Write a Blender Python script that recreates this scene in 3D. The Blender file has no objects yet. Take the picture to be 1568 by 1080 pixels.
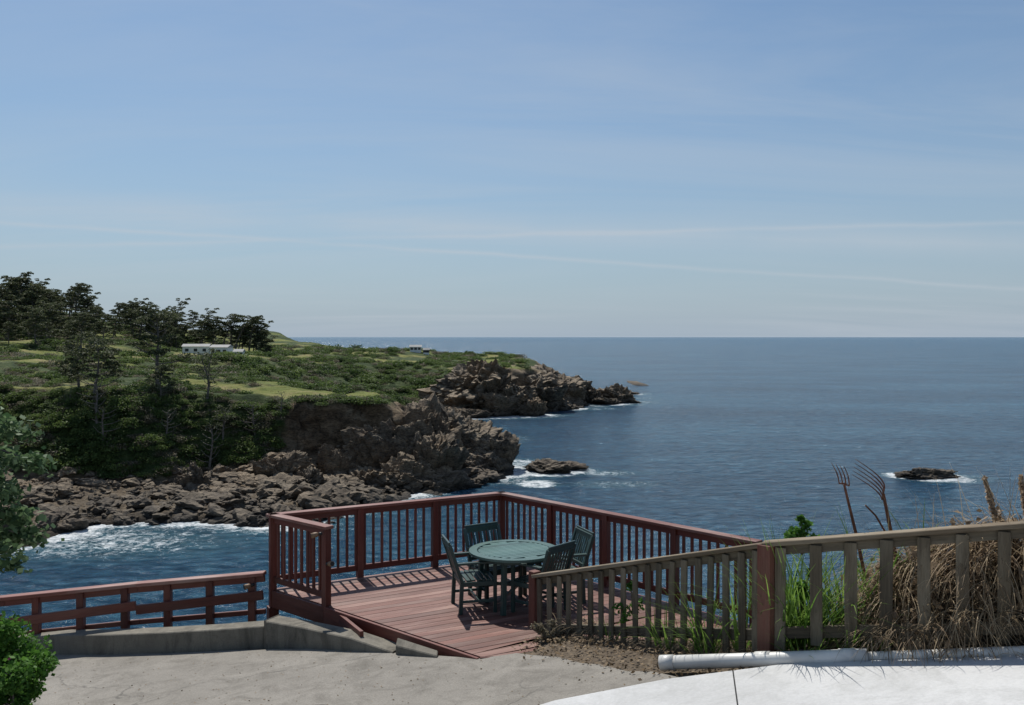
import bpy, bmesh, math, random
import numpy as np
from mathutils import Vector, Matrix
random.seed(7); rng=np.random.default_rng(7)
S=bpy.context.scene
COL=S.collection
V=Vector

# ------------------------------------------------------------------ noise
def _h(ix,iy,iz,s):
    n=(ix*73856093)^(iy*19349663)^(iz*83492791)^(s*40503+977)
    n=n&0xffffffff
    n=((n^(n>>13))*1274126177)&0xffffffff
    n=n^(n>>16)
    return n/4294967295.0*2-1
def vn(x,y,z=None,s=0):
    x=np.asarray(x,float); y=np.asarray(y,float)
    z=np.zeros_like(x) if z is None else np.asarray(z,float)
    ix=np.floor(x).astype(np.int64); iy=np.floor(y).astype(np.int64); iz=np.floor(z).astype(np.int64)
    fx=x-ix; fy=y-iy; fz=z-iz
    fx=fx*fx*(3-2*fx); fy=fy*fy*(3-2*fy); fz=fz*fz*(3-2*fz)
    r=0
    for a in (0,1):
        wa=fx if a else 1-fx
        for b in (0,1):
            wb=fy if b else 1-fy
            for c in (0,1):
                wc=fz if c else 1-fz
                r=r+wa*wb*wc*_h(ix+a,iy+b,iz+c,s)
    return r
def fbm(x,y,z=None,o=4,s=0):
    r=0;a=1;t=0
    z=np.zeros_like(np.asarray(x,float)) if z is None else z
    for i in range(o):
        r=r+a*vn(x*2**i+i*7.3,y*2**i-i*3.1,z*2**i,s+i); t+=a; a*=.5
    return r/t
def ridge(x,y,z=None,o=4,s=0):
    r=0;a=1;t=0
    z=np.zeros_like(np.asarray(x,float)) if z is None else z
    for i in range(o):
        r=r+a*(1-2*np.abs(vn(x*2**i+i*5.3,y*2**i-i*3.7,z*2**i,s+i))); t+=a; a*=.5
    return r/t
def sst(a,b,x):
    t=np.clip((x-a)/(b-a),0,1); return t*t*(3-2*t)
def sdf(poly,x,y):
    x=np.asarray(x,float); y=np.asarray(y,float)
    d=np.full(x.shape,1e18); ins=np.zeros(x.shape,bool)
    n=len(poly)
    for i in range(n):
        ax,ay=poly[i]; bx,by=poly[(i+1)%n]
        ex=bx-ax; ey=by-ay
        t=np.clip(((x-ax)*ex+(y-ay)*ey)/(ex*ex+ey*ey),0,1)
        d=np.minimum(d,(x-ax-t*ex)**2+(y-ay-t*ey)**2)
        if ay!=by:
            c=((ay>y)!=(by>y))&(x<(bx-ax)*(y-ay)/(by-ay)+ax)
            ins^=c
    d=np.sqrt(d)
    return np.where(ins,d,-d)

# ------------------------------------------------------------------ materials
def newmat(name):
    m=bpy.data.materials.new(name); m.use_nodes=True
    nt=m.node_tree; b=nt.nodes['Principled BSDF']
    return m,nt,b
def ramp(nt,fac,stops):
    r=nt.nodes.new('ShaderNodeValToRGB')
    e=r.color_ramp.elements
    while len(e)<len(stops): e.new(.5)
    for i,(p,c) in enumerate(stops):
        e[i].position=p; e[i].color=(*c,1) if len(c)==3 else c
    nt.links.new(fac,r.inputs[0]); return r.outputs[0]
def mix(nt,f,a,b,mode='MIX'):
    m=nt.nodes.new('ShaderNodeMix'); m.data_type='RGBA'; m.blend_type=mode
    for s,v in ((0,f),(6,a),(7,b)):
        if hasattr(v,'is_linked'): nt.links.new(v,m.inputs[s])
        elif s==0: m.inputs[0].default_value=v
        else: m.inputs[s].default_value=(*v,1)
    return m.outputs[2]
def math_(nt,op,a,b=None,c=None,clamp=False):
    m=nt.nodes.new('ShaderNodeMath'); m.operation=op; m.use_clamp=clamp
    for i,v in enumerate((a,b,c)):
        if v is None: continue
        if hasattr(v,'is_linked'): nt.links.new(v,m.inputs[i])
        else: m.inputs[i].default_value=v
    return m.outputs[0]
def noise(nt,vec,scale,detail=4,rough=.55,dist=0):
    n=nt.nodes.new('ShaderNodeTexNoise')
    n.inputs['Scale'].default_value=scale; n.inputs['Detail'].default_value=detail
    n.inputs['Roughness'].default_value=rough; n.inputs['Distortion'].default_value=dist
    if vec is not None: nt.links.new(vec,n.inputs['Vector'])
    return n.outputs[0]
def mapping(nt,vec,scale=(1,1,1),rot=(0,0,0)):
    m=nt.nodes.new('ShaderNodeMapping'); m.inputs['Scale'].default_value=scale; m.inputs['Rotation'].default_value=rot
    nt.links.new(vec,m.inputs[0]); return m.outputs[0]
def pos(nt):
    g=nt.nodes.new('ShaderNodeNewGeometry'); return g.outputs['Position']
def tc(nt,o='Object'):
    g=nt.nodes.new('ShaderNodeTexCoord'); return g.outputs[o]
def bump(nt,b,h,strength,dist):
    n=nt.nodes.new('ShaderNodeBump'); n.inputs['Strength'].default_value=strength; n.inputs['Distance'].default_value=dist
    nt.links.new(h,n.inputs['Height']); nt.links.new(n.outputs[0],b.inputs['Normal'])

def wood(name,dark,light,worn,wornamt=.5,rough=.65):
    m,nt,b=newmat(name)
    uv=tc(nt,'UV')
    g=noise(nt,mapping(nt,uv,(2.0,45,1)),1.0,5,.65,.4)
    big=noise(nt,mapping(nt,uv,(.7,3.0,1)),1.0,3,.6)
    fine=noise(nt,mapping(nt,uv,(9,160,1)),1,3,.6)
    c=ramp(nt,g,[(.3,dark),(.7,light)])
    w=ramp(nt,math_(nt,'MULTIPLY_ADD',fine,.35,big),[(.62,(0,0,0)),(.85,(1,1,1))])
    c=mix(nt,math_(nt,'MULTIPLY',w,wornamt),c,worn)
    tone=ramp(nt,noise(nt,mapping(nt,uv,(.05,1.3,1)),1,1,.5),[(.3,(.64,.64,.64)),(.7,(1.28,1.28,1.28))])
    c=mix(nt,1.0,c,tone,'MULTIPLY')
    nt.links.new(c,b.inputs['Base Color']); b.inputs['Roughness'].default_value=rough
    bump(nt,b,math_(nt,'ADD',g,fine),.4,.004)
    return m
M_red=wood('redwood_paint',(.080,.015,.009),(.160,.033,.019),(.20,.10,.07),.4,.55)
M_redcap=wood('redwood_cap',(.13,.037,.024),(.22,.072,.050),(.34,.23,.19),.8,.55)
M_deck=wood('deck_boards',(.110,.038,.026),(.195,.074,.052),(.30,.185,.15),.75,.65)
M_brown=wood('weathered_wood',(.055,.042,.026),(.135,.106,.067),(.25,.212,.15),.7,.85)
M_browncap=wood('weathered_cap',(.070,.050,.030),(.15,.112,.070),(.27,.225,.16),.75,.9)
M_postred=wood('old_red_post',(.09,.025,.015),(.17,.055,.035),(.2,.12,.08),.5,.7)
M_green=wood('green_paint',(.018,.045,.041),(.027,.062,.056),(.08,.12,.105),.25,.4)
M_tabletop=wood('green_tabletop',(.07,.135,.12),(.095,.18,.155),(.16,.24,.21),.35,.38)  # paler than the chair paint: sheen of the top put into the colour

def concrete(name,c0,c1,c2,scale=1.0,crack=.45,speck=.45):
    m,nt,b=newmat(name); p=pos(nt)
    a=noise(nt,p,.8*scale,5,.65); f=noise(nt,p,60*scale,4,.7); st=noise(nt,mapping(nt,p,(1,1,.3)),2.6*scale,6,.75,.6)
    c=ramp(nt,a,[(.3,c0),(.7,c1)])
    c=mix(nt,ramp(nt,st,[(.46,(0,0,0)),(.68,(.8,.8,.8))]),c,c2)
    c=mix(nt,speck,c,ramp(nt,f,[(.3,(.25,.25,.25)),(.7,(.8,.8,.8))]),'OVERLAY')
    if crack:
        cr=nt.nodes.new('ShaderNodeTexVoronoi'); cr.feature='DISTANCE_TO_EDGE'; cr.inputs['Scale'].default_value=.2*scale
        wv=nt.nodes.new('ShaderNodeVectorMath'); wv.operation='ADD'; nn=nt.nodes.new('ShaderNodeTexNoise'); nn.inputs['Scale'].default_value=.9; nn.inputs['Detail'].default_value=6
        nt.links.new(p,nn.inputs['Vector']); nt.links.new(p,wv.inputs[0])
        ms=nt.nodes.new('ShaderNodeVectorMath'); ms.operation='SCALE'; ms.inputs['Scale'].default_value=2.2; nt.links.new(nn.outputs[1],ms.inputs[0])
        nt.links.new(ms.outputs[0],wv.inputs[1]); nt.links.new(wv.outputs[0],cr.inputs['Vector'])
        k=ramp(nt,cr.outputs[0],[(.0,(crack,)*3),(.005,(0,0,0))])
        k=math_(nt,'MULTIPLY',k,ramp(nt,noise(nt,p,.5,2),[(.40,(0,0,0)),(.55,(1,1,1))]))
        c=mix(nt,k,c,tuple(x*.35 for x in c0))
    nt.links.new(c,b.inputs['Base Color']); b.inputs['Roughness'].default_value=.9
    bump(nt,b,math_(nt,'ADD',f,a),.4,.012)
    return m
M_pave=concrete('driveway_pavement',(.175,.160,.137),(.250,.230,.20),(.120,.108,.09),1.0,.7)
M_slab=concrete('pale_concrete',(.46,.46,.455),(.55,.55,.545),(.37,.37,.36),.5,0,.14)
M_wall=concrete('concrete_wall',(.14,.125,.10),(.22,.20,.16),(.06,.055,.043),1.6,.3)

def simple(name,c,rough=.6,metal=0,vary=.25,scale=20):
    m,nt,b=newmat(name)
    n=noise(nt,tc(nt),scale,4)
    cc=ramp(nt,n,[(.3,tuple(x*(1-vary) for x in c)),(.7,tuple(min(1,x*(1+vary)) for x in c))])
    nt.links.new(cc,b.inputs['Base Color']); b.inputs['Roughness'].default_value=rough; b.inputs['Metallic'].default_value=metal
    return m
M_pvc=simple('white_pvc',(.60,.59,.56),.45,0,.2,3)
M_rust=simple('rusty_steel',(.16,.065,.035),.75,.3,.5,40)
M_brass=simple('aged_brass',(.20,.12,.065),.6,.0)
M_black=simple('dark_metal',(.02,.02,.02),.5,.2)
M_white=simple('white_wall',(.75,.75,.72),.7,0,.06,1)
M_roof=simple('grey_roof',(.32,.32,.31),.8,0,.2,2)
M_glass=simple('dark_window',(.03,.04,.05),.1,0,.1)
M_pink=simple('pink_petal',(.5,.08,.3),.6)
M_iron=simple('cast_iron',(.10,.09,.08),.8,.2)

def leafmat(name,dark,light,trans=.35,objrand=False,rough=.65):
    m,nt,b=newmat(name)
    g=nt.nodes.new('ShaderNodeNewGeometry')
    n=noise(nt,g.outputs['Position'],.15,2)
    f=math_(nt,'MULTIPLY_ADD',g.outputs['Random Per Island'],.6,math_(nt,'MULTIPLY',n,.5))
    if objrand:
        oi=nt.nodes.new('ShaderNodeObjectInfo')
        f=math_(nt,'ADD',math_(nt,'MULTIPLY',f,.5),math_(nt,'MULTIPLY',oi.outputs['Random'],.55))
    c=ramp(nt,f,[(.15,dark),(.85,light)])
    nt.links.new(c,b.inputs['Base Color']); b.inputs['Roughness'].default_value=rough
    b.inputs['Specular IOR Level'].default_value=.25
    t=nt.nodes.new('ShaderNodeBsdfTranslucent'); nt.links.new(c,t.inputs[0])
    ms=nt.nodes.new('ShaderNodeMixShader'); ms.inputs[0].default_value=trans
    nt.links.new(b.outputs[0],ms.inputs[1]); nt.links.new(t.outputs[0],ms.inputs[2])
    nt.links.new(ms.outputs[0],nt.nodes['Material Output'].inputs[0])
    return m
M_cyp=leafmat('cypress_foliage',(.038,.052,.026),(.12,.135,.065),.35)
M_scrub=leafmat('scrub_foliage',(.035,.068,.020),(.145,.20,.058),.4,True)
M_scrub2=leafmat('scrub_grey_foliage',(.08,.08,.045),(.23,.20,.14),.35,True)
M_bark=simple('bark',(.14,.12,.10),.9,0,.4,3)
M_leafg=leafmat('green_leaf',(.03,.09,.015),(.12,.26,.04),.4)
M_leafdk=leafmat('pine_leaf',(.035,.08,.03),(.17,.25,.12),.35)
M_blade=leafmat('grass_blade',(.06,.14,.02),(.22,.34,.07),.45)
M_straw=leafmat('dry_straw',(.17,.12,.065),(.50,.39,.25),.35)
M_deadleaf=leafmat('dead_leaf',(.10,.065,.036),(.32,.23,.145),.25)
M_litter=leafmat('leaf_litter',(.06,.04,.02),(.26,.18,.1),.1)
M_plume=leafmat('grass_plume',(.28,.20,.13),(.48,.36,.25),.3)

# ------------------------------------------------------------------ mesh builder
class MB:
    def __init__(s): s.v=[];s.f=[];s.uv=[];s.mi=[]
    def add(s,vs,fs,m=0,uvs=None):
        o=len(s.v); s.v.extend([tuple(p) for p in vs])
        for i,f in enumerate(fs):
            s.f.append([o+k for k in f]); s.mi.append(m)
            s.uv.append(uvs[i] if uvs else [(0,0)]*len(f))
    def beam(s,p0,p1,w,h,m=0,side=None,uvscale=1):
        p0=V(p0);p1=V(p1); ax=(p1-p0); L=ax.length; ax.normalize()
        if side is None:
            side=ax.cross(V((0,0,1)))
            if side.length<1e-3: side=V((1,0,0))
        side=V(side); side=(side-ax*side.dot(ax)).normalized(); up=side.cross(ax)
        a=side*w/2; b=up*h/2
        vs=[p0-a-b,p0+a-b,p0+a+b,p0-a+b,p1-a-b,p1+a-b,p1+a+b,p1-a+b]
        fs=[(0,1,5,4),(1,2,6,5),(2,3,7,6),(3,0,4,7),(3,2,1,0),(4,5,6,7)]
        r=random.random()*50; r2=random.random()*20
        uvs=[]
        acc=r
        for q in (w,h,w,h):
            uvs.append([(r2,acc),(r2,acc+q),(r2+L,acc+q),(r2+L,acc)]); acc+=q
        uvs.append([(r2,r),(r2,r+w),(r2+h,r+w),(r2+h,r)]); uvs.append([(r2,r),(r2,r+w),(r2+h,r+w),(r2+h,r)])
        s.add(vs,fs,m,uvs)
    def tube(s,pts,rad,n=7,m=0,cap=True):
        pts=[V(p) for p in pts]; vs=[];fs=[]
        for i,p in enumerate(pts):
            d=(pts[min(i+1,len(pts)-1)]-pts[max(i-1,0)]).normalized()
            u=d.cross(V((0,0,1)))
            if u.length<.05: u=d.cross(V((1,0,0)))
            u.normalize(); w=u.cross(d)
            r=rad[i] if hasattr(rad,'__len__') else rad
            for k in range(n):
                a=2*math.pi*k/n; vs.append(p+u*math.cos(a)*r+w*math.sin(a)*r)
        for i in range(len(pts)-1):
            for k in range(n):
                fs.append((i*n+k,i*n+(k+1)%n,(i+1)*n+(k+1)%n,(i+1)*n+k))
        if cap:
            fs.append(tuple(range(n))[::-1]); fs.append(tuple((len(pts)-1)*n+k for k in range(n)))
        s.add(vs,fs,m,[[(j*.1,k*.1) for j,k in ((0,0),(1,0),(1,1),(0,1))] if len(f)==4 else [(0,0)]*len(f) for f in fs])
    def leaves(s,c,size,m=1,flat=.0):
        c=np.asarray(c); n=len(c)
        a=rng.normal(size=(n,3)); a[:,2]*=(1-flat); a/=np.linalg.norm(a,axis=1,keepdims=True)+1e-9
        b=rng.normal(size=(n,3)); b[:,2]*=(1-flat); b-=a*(a*b).sum(1,keepdims=True); b/=np.linalg.norm(b,axis=1,keepdims=True)+1e-9
        sz=np.asarray(size).reshape(-1,1)*np.ones((n,1))
        p=np.stack([c-a*sz*.6,c+b*sz*.42,c+a*sz*.6,c-b*sz*.42],1).reshape(-1,3)
        s.add(p.tolist(),[(4*i,4*i+1,4*i+2,4*i+3) for i in range(n)],m)
    def mesh(s,name,mats,smooth=False):
        me=bpy.data.meshes.new(name); me.from_pydata(s.v,[],s.f)
        for m in mats: me.materials.append(m)
        me.polygons.foreach_set('material_index',s.mi)
        uvl=me.uv_layers.new(name='UVMap')
        flat=[c for f in s.uv for p in f for c in p]
        uvl.data.foreach_set('uv',flat)
        if smooth: me.polygons.foreach_set('use_smooth',[len(f)<=4 for f in s.f])
        me.update(); return me
    def obj(s,name,mats,bevel=0,smooth=False,parent=None):
        ob=bpy.data.objects.new(name,s.mesh(name,mats,smooth)); COL.objects.link(ob)
        if bevel:
            b=ob.modifiers.new('bevel','BEVEL'); b.width=bevel; b.segments=1; b.limit_method='ANGLE'
        if parent: ob.parent=parent
        return ob
def empty(name,loc=(0,0,0)):
    e=bpy.data.objects.new(name,None); e.location=loc; COL.objects.link(e); return e
def inst(name,me,loc,rot=(0,0,0),sc=(1,1,1),parent=None):
    o=bpy.data.objects.new(name,me); o.location=loc; o.rotation_euler=rot
    o.scale=sc if hasattr(sc,'__len__') else (sc,sc,sc)
    COL.objects.link(o)
    if parent: o.parent=parent
    return o
def blade(mb,base,dirv,L,w,droop,m=0,seg=5):
    base=V(base); d=V(dirv).normalized(); hd=V((d.x,d.y,0))
    if hd.length<.01: hd=V((random.uniform(-1,1),random.uniform(-1,1),0))
    hd.normalize(); sd=V((-hd.y,hd.x,0)); p=base.copy(); vs=[];
    for i in range(seg+1):
        t=i/seg; ww=w*(1-t**1.6)*.5+.0006
        vs+= [p-sd*ww,p+sd*ww]
        d=(d+V((hd.x*.3,hd.y*.3,-1))*droop/seg).normalized()
        p=p+d*L/seg
    mb.add(vs,[(2*i,2*i+1,2*i+3,2*i+2) for i in range(seg)],m)

# ------------------------------------------------------------------ camera
cam=bpy.data.cameras.new('camera'); co=bpy.data.objects.new('camera',cam); COL.objects.link(co)
co.rotation_euler=(math.radians(90),0,0); cam.sensor_width=36; cam.lens=36*1400/1568
cam.shift_y=-24/1568; cam.clip_end=90000; cam.clip_start=.1
S.camera=co

# ------------------------------------------------------------------ light
AZ=math.radians(-24); EL=math.radians(55)
sd=V((math.sin(AZ)*math.cos(EL),math.cos(AZ)*math.cos(EL),math.sin(EL)))
sun=bpy.data.lights.new('sun','SUN'); sun.energy=4.7; sun.angle=math.radians(.5); sun.color=(1,.96,.89)
so=bpy.data.objects.new('sun',sun); COL.objects.link(so); so.rotation_euler=sd.to_track_quat('Z','Y').to_euler(); so.location=(0,0,60)
W=bpy.data.worlds.new('World'); S.world=W; W.use_nodes=True; nt=W.node_tree
bg=nt.nodes['Background']; bg.inputs[1].default_value=.093
sky=nt.nodes.new('ShaderNodeTexSky'); sky.sky_type='NISHITA'; sky.sun_disc=False
sky.sun_elevation=EL; sky.sun_rotation=AZ; sky.altitude=20; sky.air_density=1.0; sky.dust_density=.6; sky.ozone_density=2.0
dr=tc(nt,'Generated')
sx=nt.nodes.new('ShaderNodeSeparateXYZ'); nt.links.new(dr,sx.inputs[0])
zp=math_(nt,'MAXIMUM',sx.outputs[2],0)
zz=math_(nt,'ADD',zp,.12)
cx=math_(nt,'DIVIDE',sx.outputs[0],zz); cy=math_(nt,'DIVIDE',sx.outputs[1],zz)
cb=nt.nodes.new('ShaderNodeCombineXYZ'); nt.links.new(cx,cb.inputs[0]); nt.links.new(cy,cb.inputs[1])
ci=noise(nt,mapping(nt,cb.outputs[0],(.35,1.3,1),(0,0,.25)),1.0,6,.62,.8)
ci2=noise(nt,mapping(nt,cb.outputs[0],(.25,.4,1),(0,0,-.2)),1.0,2,.5)
cir=math_(nt,'MULTIPLY',ramp(nt,ci,[(.40,(0,0,0)),(.78,(1,1,1))]),ramp(nt,ci2,[(.36,(0,0,0)),(.62,(1,1,1))]))
cir=math_(nt,'MULTIPLY',cir,.5)
def band(n,width,soft,amp,nscale):
    d=nt.nodes.new('ShaderNodeVectorMath'); d.operation='DOT_PRODUCT'; nt.links.new(dr,d.inputs[0]); d.inputs[1].default_value=n
    w=noise(nt,dr,nscale,4,.6); off=math_(nt,'MULTIPLY_ADD',w,soft,-soft*.5)
    a=math_(nt,'ABSOLUTE',math_(nt,'ADD',d.outputs['Value'],off))
    f=math_(nt,'SUBTRACT',1.0,math_(nt,'DIVIDE',a,width),clamp=True)
    f=math_(nt,'POWER',f,1.5)
    pat=ramp(nt,noise(nt,dr,5,3,.6),[(.3,(.45,.45,.45)),(.6,(1,1,1))])
    front=math_(nt,'GREATER_THAN',sx.outputs[1],0)
    return math_(nt,'MULTIPLY',math_(nt,'MULTIPLY',math_(nt,'MULTIPLY',f,pat),amp),front)
def nrm(e0,e1):
    return tuple(V(e0).cross(V(e1)).normalized())
fac=cir
for e0,e1,wd,sf,am,ns in (((-.56,1,.125),(.56,1,.052),.0042,.009,.42,6),((-.56,1,.098),(.56,1,.125),.0045,.009,.34,7),
                       ((-.56,1,.14),(.56,1,.098),.024,.02,.36,4)):
    fac=math_(nt,'ADD',fac,band(nrm(e0,e1),wd,sf,am,ns))
fac=math_(nt,'MINIMUM',fac,.6)
tint=mix(nt,1.0,sky.outputs[0],(.72,.88,.97),'MULTIPLY')
hz=math_(nt,'MULTIPLY',math_(nt,'POWER',2.718,math_(nt,'MULTIPLY',zp,-5.0)),.92)
tint=mix(nt,hz,tint,(3.85,4.7,5.75))
skyc=mix(nt,fac,tint,(5.6,6.1,6.7))
nt.links.new(skyc,bg.inputs[0])
S.view_settings.view_transform='Standard'; S.view_settings.look='None'; S.view_settings.exposure=0

# ------------------------------------------------------------------ coast terrain
SEA=-25.0
coast=[(-700,80),(-300,85),(-90,98),(-60,105),(-55,112),(-54,120),(-49,123),(-42,121),(-33,119),(-26,122),(-22,132),(-18,139),(-9,149),(-5,156),(-2,166),(-2,174),(-6,180),(-12,190),(-17,208),(-19,240),(-20,272),(-12,287),(0,294),(10,299),(20,318),(27,340),(34,346),(36,362),(30,375),(24,420),(0,480),(-60,560),(-150,700),(-700,900)]
foot=[(-700,140),(-120,142),(-80,144),(-69,142),(-58,140),(-53,145),(-42,153),(-30,154),(-21,155),(-17,160),(-17,167),(-22,182),(-31,200),(-37,235),(-36,275),(-27,300),(-14,296),(-4,296),(9,305),(20,335),(24,350),(20,372),(14,420),(-10,475),(-70,555),(-160,690),(-700,880)]
HP=np.array([(-25,160,-11.5),(-30,170,-11.5),(-42,163,-10.5),(-60,160,-10),(-75,158,-9.6),(-100,155,-9),(-60,190,-8.7),(-45,200,-10.5),(-90,190,-7.5),(-55,250,-9),(-40,230,-14),(-90,280,-6),(-160,300,-1.5),(-110,420,-5.5),(-50,420,-6.5),(-15,400,-9.5),(5,350,-11),(22,345,-14.5),(-10,330,-9.5),(-160,420,3),(-190,350,7),(-220,380,13),(-200,250,-1),(-120,200,-5.5),(-300,300,16),(-300,400,24),(-200,600,4),(-60,520,-8),(-140,500,-3),(-30,330,-12),(-60,330,-9.5),(-90,350,-7),(-150,150,-8),(-260,200,0),(-400,300,22)],float)
LAWN=((-44,175,16,11,-.3),(-78,225,16,5,.1),(-125,205,34,5,.15),(-120,262,34,5,.1),(-160,290,34,8,0),(-92,285,16,5,0))
def terr(x,y,full=False):
    x=np.asarray(x,float); y=np.asarray(y,float)
    wx=x+2.5*vn(x*.12,y*.12,s=3)+1.2*vn(x*.4,y*.4,s=4); wy=y+2.5*vn(x*.12,y*.12,s=5)+1.2*vn(x*.4,y*.4,s=6)
    s1=sdf(coast,wx,wy); s2=sdf(foot,wx,wy)
    wn=np.interp(x,[-58,-40,-33],[15,11,5.5]); wf=np.interp(x,[-34,-12,0],[50,14,8])
    k=sst(215,250,y); w=wn*(1-k)+wf*k
    t=np.clip(s2/w,0,1); t=t*t*(3-2*t)*.5+t*.5
    num=0;den=0
    for px,py,ph in HP:
        q=1/(((x-px)**2+(y-py)**2)+250)**2; num=num+q*ph; den=den+q
    H=num/den
    shelf=-27.3+2.5*sst(-3,2,s1)+np.clip(s1,0,28)*.075
    m1=sst(-4,4,s1)
    u_=x*.34+y*.62+1.6*fbm(x*.09,y*.09,o=3,s=22)
    saw=(u_-np.floor(u_))
    cr=ridge(x*.16+y*.05,y*.22-x*.1,o=4,s=20)*.55+(saw*.7-.3)*.75*sst(-.3,.4,fbm(x*.06,y*.06,s=25)+.2)+ridge(x*.8,y*.8,o=3,s=31)*.3
    h=shelf+(H-shelf)*t+m1*(1-t)*np.maximum(cr+.1,-.35)
    cl=4*t*(1-t)*np.where(w<12,1,.25)
    gul=ridge(x*.15,y*.15,o=5,s=50)
    h=h+cl*(gul*3.2+ridge(x*.5+h*.2,y*.5,o=3,s=55)*1.3)
    h=h+t*fbm(x*.08,y*.08,o=4,s=60)*1.0+t*fbm(x*.5,y*.5,o=2,s=66)*.25
    if not full: return h
    lawn=np.zeros_like(x)
    for cx_,cy_,rx,ry,an in LAWN:
        dx=(x-cx_)*math.cos(an)+(y-cy_)*math.sin(an); dy=-(x-cx_)*math.sin(an)+(y-cy_)*math.cos(an)
        lawn=np.maximum(lawn,1-np.sqrt((dx/rx)**2+(dy/ry)**2))
    lawn=sst(-.04,.12,lawn-.03+.45*fbm(x*.1,y*.1,o=4,s=70))*sst(.93,1.0,t)
    rock=np.maximum(sst(.10,.02,t),np.where(w<10.5,sst(1.0,.9,t),0))
    rock=np.maximum(rock,sst(12,10,w)*sst(.55,.35,t+.2*fbm(x*.2,y*.2,s=81)))
    bare=sst(14,4,np.hypot(x-6,(y-338)*.5))
    rock=np.maximum(rock,bare*sst(-.1,.1,fbm(x*.1,y*.1,s=90)+.05))
    return h,rock,lawn,s1,s2,t
xs=np.concatenate([np.arange(-420,-260,4.),np.arange(-260,-120,1.4),np.arange(-120,45,.5),np.arange(45,70,3)])
ys=np.concatenate([np.arange(76,100,3),np.arange(100,190,.42),np.arange(190,400,1.0),np.arange(400,900,5)])
X,Y=np.meshgrid(xs,ys)
h,rock,lawn,s1,s2,t=terr(X.ravel(),Y.ravel(),True)
nx,ny=len(xs),len(ys)
def gridmesh(name,X,Y,Z,nx,ny):
    vs=np.stack([X.ravel(),Y.ravel(),Z],1)
    i=np.arange(nx*ny).reshape(ny,nx)
    f=np.stack([i[:-1,:-1],i[:-1,1:],i[1:,1:],i[1:,:-1]],-1).reshape(-1,4)
    me=bpy.data.meshes.new(name)
    me.vertices.add(len(vs)); me.vertices.foreach_set('co',vs.ravel())
    me.loops.add(f.size); me.loops.foreach_set('vertex_index',f.ravel().astype(np.int32))
    me.polygons.add(len(f)); me.polygons.foreach_set('loop_start',(np.arange(len(f))*4).astype(np.int32))
    me.update(calc_edges=True)
    return me
cm=4*t*(1-t)*rock
xr_,yr_=X.ravel(),Y.ravel()
XX=xr_+cm*(1.9*ridge(yr_*.2,h*.35,xr_*.1,o=4,s=201))
YY=yr_+cm*(2.3*ridge(xr_*.2,h*.35,yr_*.1,o=4,s=211))
me=gridmesh('coastal_headland',XX,YY,h,nx,ny)
def pathd(x,y): return np.abs(y-(236+.18*(x+80)+3*np.sin(x*.08)))
dirt=sst(1.9,1.2,pathd(xr_,yr_))*sst(-40,-50,xr_)*sst(.97,1,t)
brown=sst(-49,-44,xr_)*sst(-19,-24,xr_)*sst(172,166,yr_)*sst(.12,.3,t)
at=me.color_attributes.new('zone','FLOAT_COLOR','POINT')
at.data.foreach_set('color',np.stack([rock,lawn,np.clip(dirt,0,1),brown],1).ravel())
def rockcolor(nt,brownmask=None):
    p=pos(nt)
    a=noise(nt,mapping(nt,p,(1,1,2.2),(.5,.3,0)),.4,6,.72,.6); b_=noise(nt,p,.07,3); f=noise(nt,mapping(nt,p,(1.2,1,4),(.6,.2,.4)),1.4,5,.75,.3)
    c=ramp(nt,a,[(.34,(.038,.031,.024)),(.49,(.135,.106,.075)),(.65,(.29,.23,.158))])
    c=mix(nt,ramp(nt,b_,[(.40,(0,0,0)),(.62,(.7,.7,.7))]),c,(.23,.155,.088))
    if brownmask is not None:
        c=mix(nt,math_(nt,'MULTIPLY',brownmask,.7),c,ramp(nt,a,[(.38,(.075,.048,.028)),(.62,(.25,.17,.10))]))
    c=mix(nt,ramp(nt,f,[(.36,(.9,.9,.9)),(.50,(0,0,0))]),c,(.020,.016,.013))  # shade in the crevices painted dark into the rock colour
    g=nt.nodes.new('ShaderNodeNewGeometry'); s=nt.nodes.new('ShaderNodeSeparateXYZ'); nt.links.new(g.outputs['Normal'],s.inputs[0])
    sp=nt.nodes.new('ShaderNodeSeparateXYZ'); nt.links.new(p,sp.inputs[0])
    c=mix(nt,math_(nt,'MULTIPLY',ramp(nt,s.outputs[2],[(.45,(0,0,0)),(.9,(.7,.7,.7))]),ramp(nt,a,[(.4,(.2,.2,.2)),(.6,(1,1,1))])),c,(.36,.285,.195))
    # darker rock low on the shore, wet near the sea
    low=math_(nt,'MULTIPLY',math_(nt,'SUBTRACT',-20.6,math_(nt,'ADD',sp.outputs[2],math_(nt,'MULTIPLY',b_,1.5))),.6,clamp=True)
    c=mix(nt,math_(nt,'MULTIPLY',low,.55),c,(.060,.050,.040))
    wz=math_(nt,'ADD',sp.outputs[2],math_(nt,'MULTIPLY',a,2.2))
    wet=math_(nt,'MULTIPLY',math_(nt,'SUBTRACT',-22.7,wz),1.2,clamp=True)
    c=mix(nt,math_(nt,'MULTIPLY',wet,.85),c,(.022,.019,.016))
    return c,math_(nt,'ADD',a,math_(nt,'MULTIPLY',f,.6)),p
M_ter,nt,b=newmat('headland_ground')
vc=nt.nodes.new('ShaderNodeVertexColor'); vc.layer_name='zone'
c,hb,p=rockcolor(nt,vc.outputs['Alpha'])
sc=nt.nodes.new('ShaderNodeSeparateColor'); nt.links.new(vc.outputs[0],sc.inputs[0])
n1=noise(nt,p,.35,5,.7); n2=noise(nt,p,.05,3,.6)
scr=ramp(nt,n1,[(.35,(.022,.04,.014)),(.55,(.055,.08,.025)),(.72,(.15,.14,.07))])
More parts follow.
